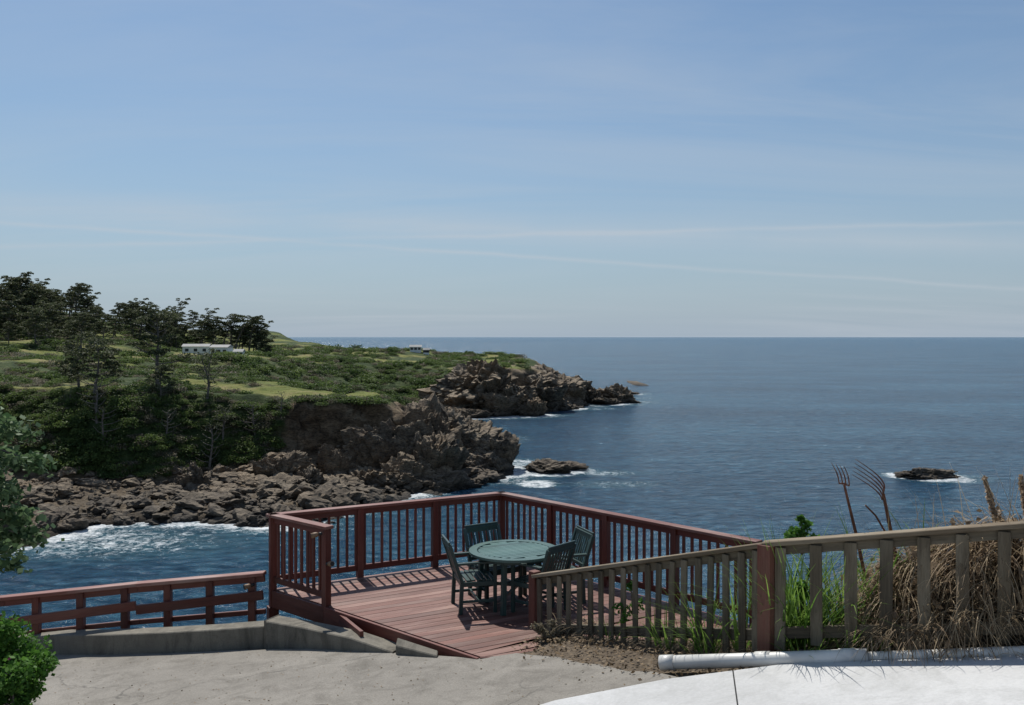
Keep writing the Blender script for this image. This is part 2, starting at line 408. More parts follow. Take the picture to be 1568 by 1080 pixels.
gr=ramp(nt,math_(nt,'MULTIPLY_ADD',n1,.4,math_(nt,'MULTIPLY',n2,.6)),[(.38,(.075,.11,.022)),(.50,(.165,.18,.045)),(.62,(.26,.22,.10))])
c2=mix(nt,sc.outputs[1],scr,gr)
c2=mix(nt,math_(nt,'MULTIPLY',sc.outputs[2],.85),c2,(.28,.24,.185))
c2=mix(nt,sc.outputs[0],c2,c)
nt.links.new(c2,b.inputs['Base Color']); b.inputs['Roughness'].default_value=.95; b.inputs['Specular IOR Level'].default_value=.2
bump(nt,b,hb,1.0,.6)
me.materials.append(M_ter)
COL.objects.link(bpy.data.objects.new('coastal_headland',me))
M_rock,nt,b=newmat('sea_rock_stone')
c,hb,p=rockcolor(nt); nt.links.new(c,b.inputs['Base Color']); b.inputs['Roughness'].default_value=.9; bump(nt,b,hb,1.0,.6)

def rockmesh(name,seed,sub=5,amp=1.0):
    r=np.random.default_rng(seed)
    bm=bmesh.new(); bmesh.ops.create_icosphere(bm,subdivisions=sub,radius=1)
    me=bpy.data.meshes.new(name); bm.to_mesh(me); bm.free()
    v=np.zeros(len(me.vertices)*3); me.vertices.foreach_get('co',v); v=v.reshape(-1,3)
    rad=np.ones(len(v))*1.2
    for _ in range(15):
        n=r.normal(size=3); n/=np.linalg.norm(n); d=r.uniform(.55,.98)
        q=v@n; rad=np.where(q>.05,np.minimum(rad,d/np.maximum(q,.05)),rad)
    o=seed*13.7
    x,y,z=v[:,0]*rad+o,v[:,1]*rad+o,v[:,2]*rad
    tl=z*.75+(x-o)*.6+(y-o)*.2
    u_=tl*3.2+.7*vn(x*1.5,y*1.5,z*1.5,s=seed+40); saw=(u_-np.floor(u_))
    u2=((x-o)*.8-z*.5)*5+.8*vn(x*2,y*2,z*2,s=seed+41); saw2=(u2-np.floor(u2))
    rad=rad*(1+amp*(.28*ridge(x*1.4,y*1.4,z*1.4,o=2,s=seed)+.17*(saw-.5)+.09*(saw2-.5)+.18*ridge(x*3.2,y*3.2,z*3.2,o=4,s=seed+5)+.06*fbm(x*12,y*12,z*12,o=2,s=seed+3)))
    v=v*rad[:,None]
    me.vertices.foreach_set('co',v.ravel()); me.materials.append(M_rock); me.update()
    return me
RK=[rockmesh('rock_%d'%i,i+3,6,1.2) for i in range(6)]
RKs=[rockmesh('boulder_%d'%i,i+30,3) for i in range(6)]
rocks=[('cliff_crag',-17,160,-12.6,5,7),('cliff_crag',-21,158,-13.2,3.5,5),('cliff_crag',-13,155,-17.5,4.2,5),('cliff_crag',-17,151,-19.5,5,3.5),('cliff_crag',-11.5,150,-21.8,4,3.5),('cliff_crag',-22,150,-21.3,4,3),
('sea_stack',-9,172,-14.8,6.5,7),('sea_stack',-5,168,-19.5,5,4),('sea_stack',-3,172,-19.5,4.5,4),('sea_stack',-8.5,164,-21.5,5,4),
('cliff_crag',-49.5,143,-20.6,3,2.5),('cliff_crag',-38,149,-18.8,3.2,3.5),('cliff_crag',-33,146,-21.2,4,2.5),('cliff_crag',-27,145,-21.8,4,2.5),('cliff_crag',-30,152,-19.5,3,2.5),
('sea_rock',6.5,170,-22.9,4.5,2.6),('sea_rock',10.5,172,-23.8,2.6,1.6),('sea_rock',4.2,155,-24.5,1.8,1),('sea_rock',75,163,-23.5,4,2.2),('sea_rock',70.2,164,-24.1,1.6,1.3),('sea_rock',71.8,162.5,-24.5,1.2,1),
('sea_stack',40,350,-18.3,6,6),('sea_stack',31.5,346,-20,4,5),('sea_rock',36,340,-22.5,5,4),('sea_rock',66,470,-24.2,6,3),('sea_rock',51,400,-23.8,4,3),
('sea_rock',-4,290,-19,6,5),('sea_rock',6.5,291,-19.5,4.5,4),('sea_rock',17,318,-22,8,4),('sea_rock',-13,284,-22,5,4),('sea_rock',-19,262,-22.5,5,5),('sea_rock',-20,285,-21.5,6,4),('sea_rock',-26,270,-21,6,6),
('sea_rock',-3,215,-24,2,2),('cliff_crag',-11,305,-10,12,11),('cliff_crag',3,316,-11,12,12),('cliff_crag',17,336,-13,9,10),('cliff_crag',-2,300,-14.5,9,7),('cliff_crag',10,312,-15.5,9,7),('cliff_crag',23,345,-15.5,5,7)]
for i,(nm,x,y,zt,rx,ry) in enumerate(rocks):
    zc=-24.5 if zt<-20 else (-24+(zt+20)*.35)
    rz=(zt-zc)
    inst(nm,RK[i%6],(x,y,zc),(random.uniform(-.15,.15),random.uniform(-.15,.15),random.uniform(0,6.28)),(rx,ry,rz))
sb=empty('shore_boulders')
n=16000
px=rng.uniform(-100,-2,n); py=rng.uniform(100,182,n)
hh,rk,lw,a1,a2,tt=terr(px,py,True)
ok=(a1>-2.0)&(a2<2)&(tt<.3)
sel=np.where(ok)[0][:3600]
for i in sel:
    s=min(1.5,.18+abs(rng.normal())**1.8*.30)
    if px[i]>-48: s=min(2.2,s*1.35)
    inst('boulder',RKs[i%6],(px[i],py[i],hh[i]+s*.1),(rng.uniform(-.4,.4),rng.uniform(-.4,.4),rng.uniform(0,6)),(s*1.15,s*rng.uniform(.7,1.2),s*rng.uniform(.35,.7)),sb)
px=rng.uniform(-40,30,1500); py=rng.uniform(230,350,1500)
hh,rk,lw,a1,a2,tt=terr(px,py,True)
for i in np.where((a1>-2)&(a2<2))[0][:350]:
    s=rng.uniform(.5,2.0)
    inst('boulder',RKs[i%6],(px[i],py[i],hh[i]+s*.2),(rng.uniform(0,6),0,rng.uniform(0,6)),(s,s,s*.6),sb)

# ------------------------------------------------------------------ sea
def geo(a,b,s0,g):
    r=[a];s=s0
    while abs(r[-1]-a)<abs(b-a): r.append(r[-1]+(s if b>a else -s)); s*=g
    return r
xl=geo(-110,-50000,2,1.35)[1:][::-1]; xr=geo(110,50000,2,1.35)[1:]
xs=np.array(xl+list(np.arange(-110,110.1,1.))+xr)
yr=geo(420,60000,2,1.3)[1:]
yl=geo(95,-4000,4,1.5)[1:][::-1]
ys=np.array(yl+list(np.arange(95,260,.8))+list(np.arange(260,420.1,1.6))+yr)
X,Y=np.meshgrid(xs,ys); x=X.ravel(); y=Y.ravel()
d1=-sdf(coast,x+1.5*vn(x*.2,y*.2,s=3),y+1.5*vn(x*.2,y*.2,s=4))
foam=np.exp(-np.clip(d1,0,None)/3.6)*.9
foam=foam*(.45+.55*sst(-.35,.25,vn(x*.05,y*.05,s=99)))
foam=np.maximum(foam,1.0*np.exp(-np.clip(d1,0,None)/4.2)*sst(26,8,np.hypot(x+54,y-113)))
foam=np.maximum(foam,.64*sst(26,4,np.hypot((x+52)*.8,(y-112)*1.5)))
wob=1+.35*fbm(x*.15,y*.15,o=3,s=140)
for nm,rx_,ry_,zt,a,b2 in rocks:
    if nm in('sea_rock','sea_stack') and not (rx_>60 and ry_>400):
        q=np.hypot((x-rx_)/(a+1.6),(y-ry_)/(b2+2.6))*wob
        foam=np.maximum(foam,.9*sst(1.7,.8,q))
        q=np.hypot((x-rx_-a*1.0)/(a*2.2),(y-ry_+1)/(b2*2.4))*wob; foam=np.maximum(foam,.5*sst(1.4,.3,q))
for fx,fy,ax,ay,am in ((-8,196,9,9,.68),(1,181,9,9,.74),(17,168,9,6,.62),(17,155,11,6,.52),(26,330,14,10,.66),(0,284,14,7,.6),(-1,160,5,8,.68),(-3,225,10,14,.5),(48,372,20,10,.42),(78,162,8,3.5,.52)):
    foam=np.maximum(foam,am*sst(1.3,.2,np.hypot((x-fx)/ax,(y-fy)/ay)*wob))
me=gridmesh('sea',X,Y,np.full(x.shape,SEA),len(xs),len(ys))
at=me.attributes.new('foam','FLOAT','POINT'); at.data.foreach_set('value',foam)
M_sea,nt,b=newmat('sea_water'); p=pos(nt)
w1=noise(nt,mapping(nt,p,(.10,.20,1),(0,0,.25)),1.0,3,.6,.4)
w2=noise(nt,mapping(nt,p,(.40,.62,1),(0,0,-.3)),1.0,5,.68,.6)
w3=noise(nt,mapping(nt,p,(.010,.022,1),(0,0,.15)),1.0,3,.6)
hgt=math_(nt,'ADD',math_(nt,'MULTIPLY',w1,1.8),math_(nt,'MULTIPLY',w2,1.4))
bp=nt.nodes.new('ShaderNodeBump'); bp.inputs['Strength'].default_value=1; bp.inputs['Distance'].default_value=1.2
nt.links.new(hgt,bp.inputs['Height']); nt.links.new(bp.outputs[0],b.inputs['Normal'])
fa=nt.nodes.new('ShaderNodeAttribute'); fa.attribute_name='foam'
fn=noise(nt,mapping(nt,p,(.5,.38,1)),1.0,7,.72,1.2); fn2=noise(nt,p,2.0,5,.75,.5)
nm_=math_(nt,'ADD',math_(nt,'MULTIPLY',fn,.6),math_(nt,'MULTIPLY',fn2,.4))
fs=math_(nt,'ADD',fa.outputs['Fac'],math_(nt,'MULTIPLY_ADD',nm_,3.2,-1.6))
ff=math_(nt,'MULTIPLY',math_(nt,'SUBTRACT',fs,.54),2.2,clamp=True)
cap=ramp(nt,math_(nt,'MULTIPLY',w2,math_(nt,'ADD',w1,.5)),[(.74,(0,0,0)),(.82,(.35,.35,.35))])  # whitecaps, plus sun sparkle on the waves painted as pale specks
ff=math_(nt,'MAXIMUM',ff,cap)
bc=ramp(nt,math_(nt,'MULTIPLY_ADD',w3,.30,math_(nt,'MULTIPLY',math_(nt,'MULTIPLY_ADD',w1,.25,math_(nt,'MULTIPLY',w2,.75)),.70)),[(.40,(.006,.030,.064)),(.5,(.016,.064,.118)),(.60,(.045,.130,.195))])  # light and dark of the ripples painted into the water colour
near=ramp(nt,fa.outputs['Fac'],[(.1,(0,0,0)),(.7,(1,1,1))])
bc=mix(nt,math_(nt,'MULTIPLY',near,.5),bc,(.06,.16,.18))
bc=mix(nt,ff,bc,(.74,.77,.78))
nt.links.new(bc,b.inputs['Base Color'])
nt.links.new(math_(nt,'MULTIPLY_ADD',ff,.6,.2),b.inputs['Roughness']); b.inputs['IOR'].default_value=1.33; b.inputs['Specular IOR Level'].default_value=.22
me.materials.append(M_sea)
COL.objects.link(bpy.data.objects.new('sea',me))

# ------------------------------------------------------------------ trees & scrub
def pad(r,n,rx,ry,rz):
    a=r.normal(size=(n,3)); a/=np.linalg.norm(a,axis=1,keepdims=True)
    a*=r.uniform(.35,1.0,(n,1))**.5; a[:,2]=np.abs(a[:,2])*1.2-.25
    return a*np.array([rx,ry,rz])
def cypress(name,seed,h=12,spread=5,npad=16,dens=110,lean=(.15,0),leaf=.42,bare=.35):
    r=np.random.default_rng(seed); random.seed(seed); mb=MB()
    top=V((lean[0]*h,lean[1]*h,h*.85)); base=V((0,0,-.6))
    pts=[];n=7
    for i in range(n+1):
        t=i/n; pts.append(V((top.x*t*t+.25*math.sin(t*5+seed),top.y*t*t+.25*math.cos(t*4+seed)-.25,-.6+(top.z+.6)*t)))
    r0=h*.028
    mb.tube(pts,[r0*(1-.85*i/n)+.03 for i in range(n+1)],7,0)
    for k in range(npad):
        t=bare+(1-bare)*(k+.5)/npad
        i=min(n-1,int(t*n)); st=pts[i].lerp(pts[i+1],t*n-i)
        a=k*2.4+r.uniform(-.5,.5)
        prof=(1.0-.55*((t-bare)/(1-bare))**1.5)
        L=spread*prof*r.uniform(.5,1.05)
        up=h*r.uniform(.06,.2)
        end=st+V((math.cos(a)*L+lean[0]*3,math.sin(a)*L*.9+lean[1]*3,up))
        mid=st.lerp(end,.5)+V((0,0,-up*.25))
        mb.tube([st,mid,end],[r0*.42*(1-.5*t),r0*.26,.03],5,0)
        m2=max(2,int(4*L/spread))
        for q in range(m2):
            c=st.lerp(end,r.uniform(.55,1.08))+V((r.normal()*.5,r.normal()*.5,r.normal()*.25+.2))
            rx=spread*r.uniform(.16,.32)
            P=pad(r,int(dens*r.uniform(.5,1.2)),rx,rx*r.uniform(.7,1.1),rx*r.uniform(.28,.5))+np.array(c)
            mb.leaves(P,r.uniform(leaf*.5,leaf*1.2,len(P)),1,.35)
    c=pts[-1]
    P=pad(r,dens,spread*.35,spread*.35,spread*.18)+np.array(c); mb.leaves(P,leaf*.8,1,.3)
    return mb.mesh(name,[M_bark,M_cyp])
TR=[cypress('cyp_a',11,13,6,17,105,(.12,.0),.5),cypress('cyp_b',12,12,6.5,15,105,(-.1,.1),.5,.4),cypress('cyp_c',13,14,5.2,18,100,(.2,0),.5,.38),cypress('cyp_d',14,11,6.5,16,110,(.05,0),.5,.15),cypress('cyp_e',15,14,4.4,9,75,(.3,0),.48,.55)]
def tz(x,y): return float(terr(np.array([x]),np.array([y]))[0])
def tree(name,me,x,y,s=1,rz=0): return inst(name,me,(x,y,tz(x,y)),(0,0,rz),s)
big=cypress('cypress_big',41,14.4,5.8,20,125,(-.05,0),leaf=.36,bare=.36)
tree('cypress_tree',big,-64,166,1.06)
wide=cypress('cypress_wide',42,9.5,5.2,18,120,(.03,0),leaf=.36,bare=.22)
tree('cypress_tree',wide,-70,154,1.05); tree('cypress_tree',wide,-77,162,.9,2.0); tree('cypress_tree',TR[3],-60.5,157,.5,1)
sparse=cypress('cypress_sparse',43,8.5,3.8,12,38,(-.1,0),leaf=.33,bare=.3)
tree('cypress_tree',sparse,-53.5,161,.95); tree('cypress_tree',sparse,-49,155,.75,2); tree('cypress_tree',sparse,-58,175,.9,4)
dead=cypress('bare_tree',44,7.5,3.2,16,5,(.12,0),leaf=.25,bare=.2)
tree('bare_tree',dead,-66,147,1.0); tree('bare_tree',dead,-50,151,1.1,2); tree('bare_tree',dead,-44,157,.8,4);tree('bare_tree',dead,-57,150,.8,1);tree('bare_tree',dead,-40,158,.6,2);tree('bare_tree',dead,-68,150,1.1,3)
dt=empty('distant_trees')
r=np.random.default_rng(5)
for i in range(165):
    x=r.uniform(-285,-98); y=r.uniform(318,430)
    if y<352 and x>-150: continue
    if x>-112 and y>385: continue
    s=r.uniform(.6,1.2)
    if x>-170: s*=.88
    inst('tree',TR[int(r.integers(0,5))],(x,y,tz(x,y)),(0,0,r.uniform(-.8,.8)),(s,s,s*r.uniform(.85,1.1)),dt)
for i in range(30):
    u=r.uniform(-60,185); d=r.uniform(265,345); x=(u-784)/1400*d; s=r.uniform(.5,1.0)
    inst('tree',TR[int(r.integers(0,4))],(x,d,tz(x,d)),(0,0,r.uniform(-.8,.8)),(s,s,s),dt)
for i in range(11):
    u=r.uniform(-60,95); d=r.uniform(300,345); x=(u-784)/1400*d; s=r.uniform(.95,1.3)
    inst('tree',TR[int(r.integers(0,4))],(x,d,tz(x,d)),(0,0,r.uniform(-.8,.8)),(s,s,s),dt)
for (u,d,s,k) in ((343,352,1.05,4),(352,355,1.1,2),(362,350,1.08,4),(372,356,1.08,4),(380,352,1.05,2),(388,355,.95,4),(396,352,.7,3),(404,354,.45,3),(412,354,.35,3),(325,352,1.0,2),(308,350,1.02,0),(285,352,.9,1),(262,350,.92,2),(214,340,1.05,0),(205,338,.95,3),(225,345,.9,3),(245,345,.8,3),(270,345,.7,3),(330,320,.35,3),(410,350,.3,3)):
    x=(u-784)/1400*d; inst('tree',TR[k],(x,d,tz(x,d)),(0,0,r.uniform(-.5,.5)),s,dt)

def bush(name,seed,n,leaf,mat,twig=True):
    r=np.random.default_rng(seed); mb=MB()
    for q in range(7):
        a=q*2.4; rr=.0 if q==0 else r.uniform(.35,.65)
        c=np.array([math.cos(a)*rr,math.sin(a)*rr,r.uniform(.0,.25)])
        s=r.uniform(.35,.6); P=pad(r,n//7,s,s,s*1.1)+c+np.array([0,0,.1])
        mb.leaves(P,r.uniform(leaf*.5,leaf*1.3,len(P)),1,.1)
        mb.tube([(0,0,-.2),tuple(c*.6),tuple(c+np.array([0,0,s*.7]))],[.03,.02,.008],3,0,False)
    return mb.mesh(name,[M_bark,mat])
BU=[bush('bush_%d'%i,i+60,420,.16,M_scrub) for i in range(4)]+[bush('bush_g%d'%i,i+70,300,.14,M_scrub2) for i in range(2)]
HS=((-112,325,9,4,2.8,.1),(-101,318,6.5,4,3.0,-.2),(-94,315,3,3,2.0,0),(-43,408,5,3,1.8,.1),(-38,405,2.5,2,1.5,.1))
cs=empty('coastal_scrub')
def scatter(x0,x1,y0,y1,n,smin,smax,cap,near=False):
    px=rng.uniform(x0,x1,n); py=rng.uniform(y0,y1,n)
    hh,rk,lw,a1,a2,tt=terr(px,py,True)
    dn=fbm(px*.09,py*.09,o=3,s=123)
    ok=(rk<(.6 if near else .45))&(lw<(.6 if near else .3))&(tt>.06)&(dn>(-2 if near else -.4))&((pathd(px,py)>2.4)|(px>-45))
    for q in HS: ok&=~((np.abs(px-q[0])<q[2]*.5+3)&(py<q[1]+6)&(py>q[1]-45))
    for i in np.where(ok)[0][:cap]:
        s=rng.uniform(smin,smax)*(1+.5*max(-.5,dn[i]))
        k=int(rng.integers(0,6)) if dn[i]<.25 else int(rng.integers(0,4))
        inst('bush',BU[k],(px[i],py[i],hh[i]-.1*s),(0,0,rng.uniform(0,6)),(s,s,s*rng.uniform(.55,.9)),cs)
scatter(-125,-22,138,162,4600,.7,2.0,2700,True)
scatter(-150,-22,162,240,3800,.7,2.0,1800)
scatter(-200,5,240,440,4600,1.3,3.2,2500)
def house(x,y,w,d,hh,rz):
    z=tz(x,y)+.4; e=empty('white_cottage',(x,y,z)); e.rotation_euler=(0,0,rz)
    m=MB(); m.beam((-w/2,0,hh/2-.5),(w/2,0,hh/2-.5),d,hh+1); m.obj('walls',[M_white],parent=e)
    m=MB(); o=.3; rh=hh+.9
    m.add([(-w/2-o,-d/2-o,hh),(w/2+o,-d/2-o,hh),(w/2+o,0,rh),(-w/2-o,0,rh),(-w/2-o,d/2+o,hh),(w/2+o,d/2+o,hh)],[(0,1,2,3),(3,2,5,4),(0,3,4),(1,5,2),(0,4,5,1)]); m.obj('roof',[M_roof],parent=e)
    m=MB()
    for k in range(3): m.beam((-w/2+w*(k+.5)/3-.6,-d/2-.03,hh*.55),(-w/2+w*(k+.5)/3+.6,-d/2-.03,hh*.55),.05,1.0)
    m.obj('windows',[M_glass],parent=e)
for q in HS: house(*q)

# ------------------------------------------------------------------ site
def pave(x,y):
    x=np.asarray(x,float); y=np.asarray(y,float)
    return -3.62+np.where(x>-.36,.154,.103)*(x+.36)-.08*(y-10.3)
terrace=[(-30,15.5),(-12,13.9),(-8,13.3),(-6.4,13),(-4.6,12.42),(-3.4,12.2),(-2.6,11.9),(-.4,10.5),(.3,10.5),(.45,11.1),(2.6,9.3),(3.2,9.9),(6,8.8),(14,5),(30,2),(30,-20),(-30,-20)]
xs=np.concatenate([np.arange(-30,-9,1.),np.arange(-9,9,.12),np.arange(9,30.1,1.)]); ys=np.concatenate([np.arange(-20,5,1.),np.arange(5,15,.12),np.arange(15,45,1.)])
X,Y=np.meshgrid(xs,ys); x=X.ravel(); y=Y.ravel()
s=sdf(terrace,x,y)
def mound(x,y):
    fx=np.clip(x-2.44,0,9); ly=8.8-.518*fx
    o=y-ly
    return .66*sst(2.9,4.1,x)*sst(.05,.4,o)*sst(1.15,.7,o)
z=pave(x,np.clip(y,-20,30))-.04-np.clip(-s,0,None)*1.3
z=z+mound(x,y)+.03*fbm(x*3,y*3,s=8)*sst(.15,-.3,s)
z=np.maximum(z,-28)
me=gridmesh('ground',X,Y,z,len(xs),len(ys))
M_soil,nt,b=newmat('soil'); p=pos(nt)
c=ramp(nt,noise(nt,p,9,6,.75),[(.3,(.045,.032,.02)),(.55,(.12,.09,.06)),(.75,(.24,.19,.13))])
nt.links.new(c,b.inputs['Base Color']); b.inputs['Roughness'].default_value=.95; bump(nt,b,noise(nt,p,30,5,.7),.8,.03)
me.materials.append(M_soil); COL.objects.link(bpy.data.objects.new('ground',me))
def sheet(name,poly,off,mat,step=.3,thick=0):
    bm=bmesh.new(); f=bm.faces.new([bm.verts.new((a,b_,0)) for a,b_ in poly])
    bmesh.ops.triangulate(bm,faces=[f])
    x0=min(a for a,_ in poly);x1=max(a for a,_ in poly);y0=min(b for _,b in poly);y1=max(b for _,b in poly)
    cuts=[(-.36,0)]+[(q,0) for q in np.arange(x0+step,x1,step)]+[(q,1) for q in np.arange(y0+step,y1,step)]
    for q,ax in cuts:
        bmesh.ops.bisect_plane(bm,geom=bm.verts[:]+bm.edges[:]+bm.faces[:],plane_co=(q,0,0) if ax==0 else (0,q,0),plane_no=(1,0,0) if ax==0 else (0,1,0))
    bmesh.ops.recalc_face_normals(bm,faces=bm.faces)
    if sum(f.normal.z for f in bm.faces)<0: bmesh.ops.reverse_faces(bm,faces=bm.faces)
    for v in bm.verts: v.co.z=float(pave(v.co.x,v.co.y))+off
    if thick:
        e=[e for e in bm.edges if e.is_boundary]
        r=bmesh.ops.extrude_edge_only(bm,edges=e)
        for v in r['geom']:
            if isinstance(v,bmesh.types.BMVert): v.co.z-=thick
    me=bpy.data.meshes.new(name); bm.to_mesh(me); bm.free(); me.materials.append(mat)
    ob=bpy.data.objects.new(name,me); COL.objects.link(ob); return ob
sheet('driveway',[(-20,14.7),(-12,13.6),(-8,13.1),(-6.4,12.77),(-4.6,12.15),(-3.6,11.92),(-2.6,11.6),(-2.0,11.25),(-1.44,10.96),(-.36,10.29),(.05,10.28),(.22,10.1),(.5,9.86),(.72,9.5),(.9,9.35),(1.12,9.0),(1.36,8.85),(1.6,8.5),(3,8.25),(8,6.6),(8,1),(-20,1)],.0,M_pave,.5)
sheet('concrete_apron',[(-.5,7.9),(.39,8.3),(1.41,8.42),(2.47,8.33),(4.26,7.64),(9,6.1),(9,2),(-2,2),(-2,6)],.045,M_slab,.5,.06)
m=MB(); m.beam((2.02,8.36,float(pave(2.02,8.36))+.046),(1.75,7.0,float(pave(1.75,7.0))+.046),.012,.004); m.obj('expansion_joint',[M_black])
for (mx,my,mr) in ((-1.95,9.0,.17),(-1.55,8.45,.12)):
    m=MB(); vs=[(mx+mr*math.cos(a*.196),my+mr*math.sin(a*.196)) for a in range(32)]
    zt=[float(pave(a,b_))+.006 for a,b_ in vs]
    m.add([(a,b_,z_) for (a,b_),z_ in zip(vs,zt)],[tuple(range(32))]); m.obj('manhole_cover',[M_iron])
def wallpath(name,front,top,thick=.28,mat=M_wall):
    m=MB(); n=len(front); vs=[]
    for i,(a,b_) in enumerate(front):
        p0=front[max(i-1,0)]; p1=front[min(i+1,n-1)]
        d=V((p1[0]-p0[0],p1[1]-p0[1],0)).normalized(); nn=V((-d.y,d.x,0))
        zt=top(a,b_) ; zb=float(pave(a,b_))-.3
        A=V((a,b_,0)); B=A+nn*thick
        vs+=[(A.x,A.y,zb),(A.x,A.y,zt),(B.x,B.y,zt+.0),(B.x,B.y,zb-.6)]
    fs=[]
    for i in range(n-1):
        for k in range(4): fs.append((4*i+k,4*(i+1)+k,4*(i+1)+(k+1)%4,4*i+(k+1)%4))
    fs+=[(3,2,1,0),tuple(4*(n-1)+k for k in range(4))]
    m.add(vs,[f[::-1] for f in fs]); return m.obj(name,[mat],bevel=.012)
def dense(p,k=6):
    o=[]
    for i in range(len(p)-1):
        for j in range(k):
            t=j/k; o.append((p[i][0]*(1-t)+p[i+1][0]*t,p[i][1]*(1-t)+p[i+1][1]*t))
    return o+[p[-1]]
wallpath('retaining_wall',dense([(-16,14.1),(-12,13.6),(-8,13.1),(-6.4,12.77),(-5.5,12.42),(-4.6,12.17),(-3.9,12.02),(-3.2,11.93)]),lambda a,b_:float(pave(a,b_))+.27)
wallpath('deck_retaining_wall',dense([(-3.22,11.90),(-2.65,11.62),(-2.0,11.24),(-1.42,10.92)],3),lambda a,b_:-3.70-.12*max(0,(a+2.0)))
m=MB()
za=float(pave(-1.3,10.85)); 
vs=[(-1.38,10.84,za-.1),(-.86,10.50,za-.05),(-.86,10.62,za-.05),(-1.38,11.02,za-.1),(-1.38,10.84,-3.66),(-.86,10.50,-3.665),(-.86,10.62,-3.64),(-1.38,11.02,-3.62)]
m.add(vs,[(0,1,5,4),(1,2,6,5),(2,3,7,6),(3,0,4,7),(4,5,6,7)]); m.obj('concrete_kerb',[M_wall],bevel=.01)

# ------------------------------------------------------------------ deck
DZ=-3.6
A=V((-2.49,12.26,DZ));B=V((-3.42,13.07,DZ));C=V((-.17,14.9,DZ));E=V((3.02,11.39,DZ));G=V((-.36,10.3,DZ))
poly=[(A.x,A.y),(B.x,B.y),(C.x,C.y),(E.x,E.y),(2.8,9.3),(.45,11.2),(.30,10.3),(G.x,G.y)]
bd=(C-B).normalized(); bn=V((-bd.y,bd.x,0))
def clip(P,n,d,keep):
    o=[]
    for i in range(len(P)):
        a=P[i];b_=P[(i+1)%len(P)]
        fa_=(n.x*a[0]+n.y*a[1]-d)*keep; fb=(n.x*b_[0]+n.y*b_[1]-d)*keep
        if fa_<=0: o.append(a)
        if fa_*fb<0:
            t=fa_/(fa_-fb); o.append((a[0]+(b_[0]-a[0])*t,a[1]+(b_[1]-a[1])*t))
    return o
m=MB(); q0=min(bn.x*a+bn.y*b_ for a,b_ in poly); q1=max(bn.x*a+bn.y*b_ for a,b_ in poly)
q=q0
while q<q1:
    P=clip(clip(poly,bn,q+.132,1),bn,q,-1)
    q+=.141
    if len(P)<3: continue
    n=len(P); zt=DZ+random.uniform(-.0015,.0015); r1=random.random()*50; r2=random.random()*30
    vs=[(a,b_,zt) for a,b_ in P]+[(a,b_,zt-.035) for a,b_ in P]
    fs=[tuple(range(n))[::-1]]+[(i,(i+1)%n,n+(i+1)%n,n+i) for i in range(n)]
    def uvf(v): return (r2+v[0]*bd.x+v[1]*bd.y, r1+v[0]*bn.x+v[1]*bn.y+v[2])
    m.add(vs,fs,0,[[uvf(vs[k]) for k in f] for f in fs])
deck=empty('wooden_deck')
m.obj('deck_boards',[M_deck],parent=deck)
m=MB()
def off(p,dz): return V((p.x,p.y,p.z+dz))
for a,b_ in ((B,A),(A,G),(B,C),(C,E)):
    d=(b_-a).normalized(); n=V((-d.y,d.x,0))*(-.03 if (a,b_)!=(B,C) and (a,b_)!=(C,E) else .03)
    m.beam(off(a,-.13)+n,off(b_,-.13)+n,.04,.24)
m.beam(V((G.x,G.y-.02,DZ-.06)),V((.30,10.28,DZ-.06)),.03,.12)
for k in range(7):
    t=(k+.5)/7; p=B.lerp(A,.5).lerp(C.lerp(E,.5),t)
    m.beam(off(p+bn*1.0,-.13),off(p-bn*1.6,-.13),.05,.18)
m.obj('deck_frame',[M_red],bevel=.004,parent=deck)
m=MB()
for p in (B,C,E,B.lerp(C,.5),C.lerp(E,.5)): m.beam(off(p,-.25),off(p,-4.5),.14,.14,side=bd)
m.obj('deck_supports',[M_red],parent=deck)
def railing(name,segs,H=1.07):
    m=MB()
    for (a,b_,posts,skip) in segs:
        d=(b_-a); L=d.length; d.normalize(); n=V((-d.y,d.x,0))
        for t in posts:
            p=a+d*L*t; m.beam(off(p,-.28),off(p,H-.04),.095,.095,0,side=d)
        m.beam(off(a-d*.07,H-.02),off(b_+d*.07,H-.02),.145,.04,1)
        m.beam(off(a,H-.085),off(b_,H-.085),.04,.085,0)
        m.beam(off(a,.14),off(b_,.14),.04,.085,0)
        k=int(L/.135)
        for i in range(1,k):
            p=a+d*L*i/k
            if any(abs(L*t-L*i/k)<.06 for t in posts): continue
            m.beam(off(p,.10)+n*.0,off(p,H-.06),.036,.036,0,side=d)
    return m.obj(name,[M_red,M_redcap],bevel=.004)
r_=railing('deck_railing',[(B,C,[0,.35,.68,1],0),(C,E,[.24,.48,.74,1],0),(A,B,[0],0)])
def lamp(loc,d):
    m=MB(); p=V(loc); d=V(d).normalized()
    m.tube([p,p+d*.05],.022,10,1); m.tube([p+d*.05,p+d*.075,p+d*.15],[.02,.034,.036],12,0); m.tube([p+d*.15,p+d*.152],.03,12,1)
    m.obj('post_spotlight',[M_brass,M_black],smooth=True)
lamp((-2.53,12.19,-2.62),(-.9,-.3,-.15)); lamp((-2.47,12.2,-3.03),(.5,-.6,.15)); lamp((-3.62,12.85,-3.48),(-.7,-.5,-.1))

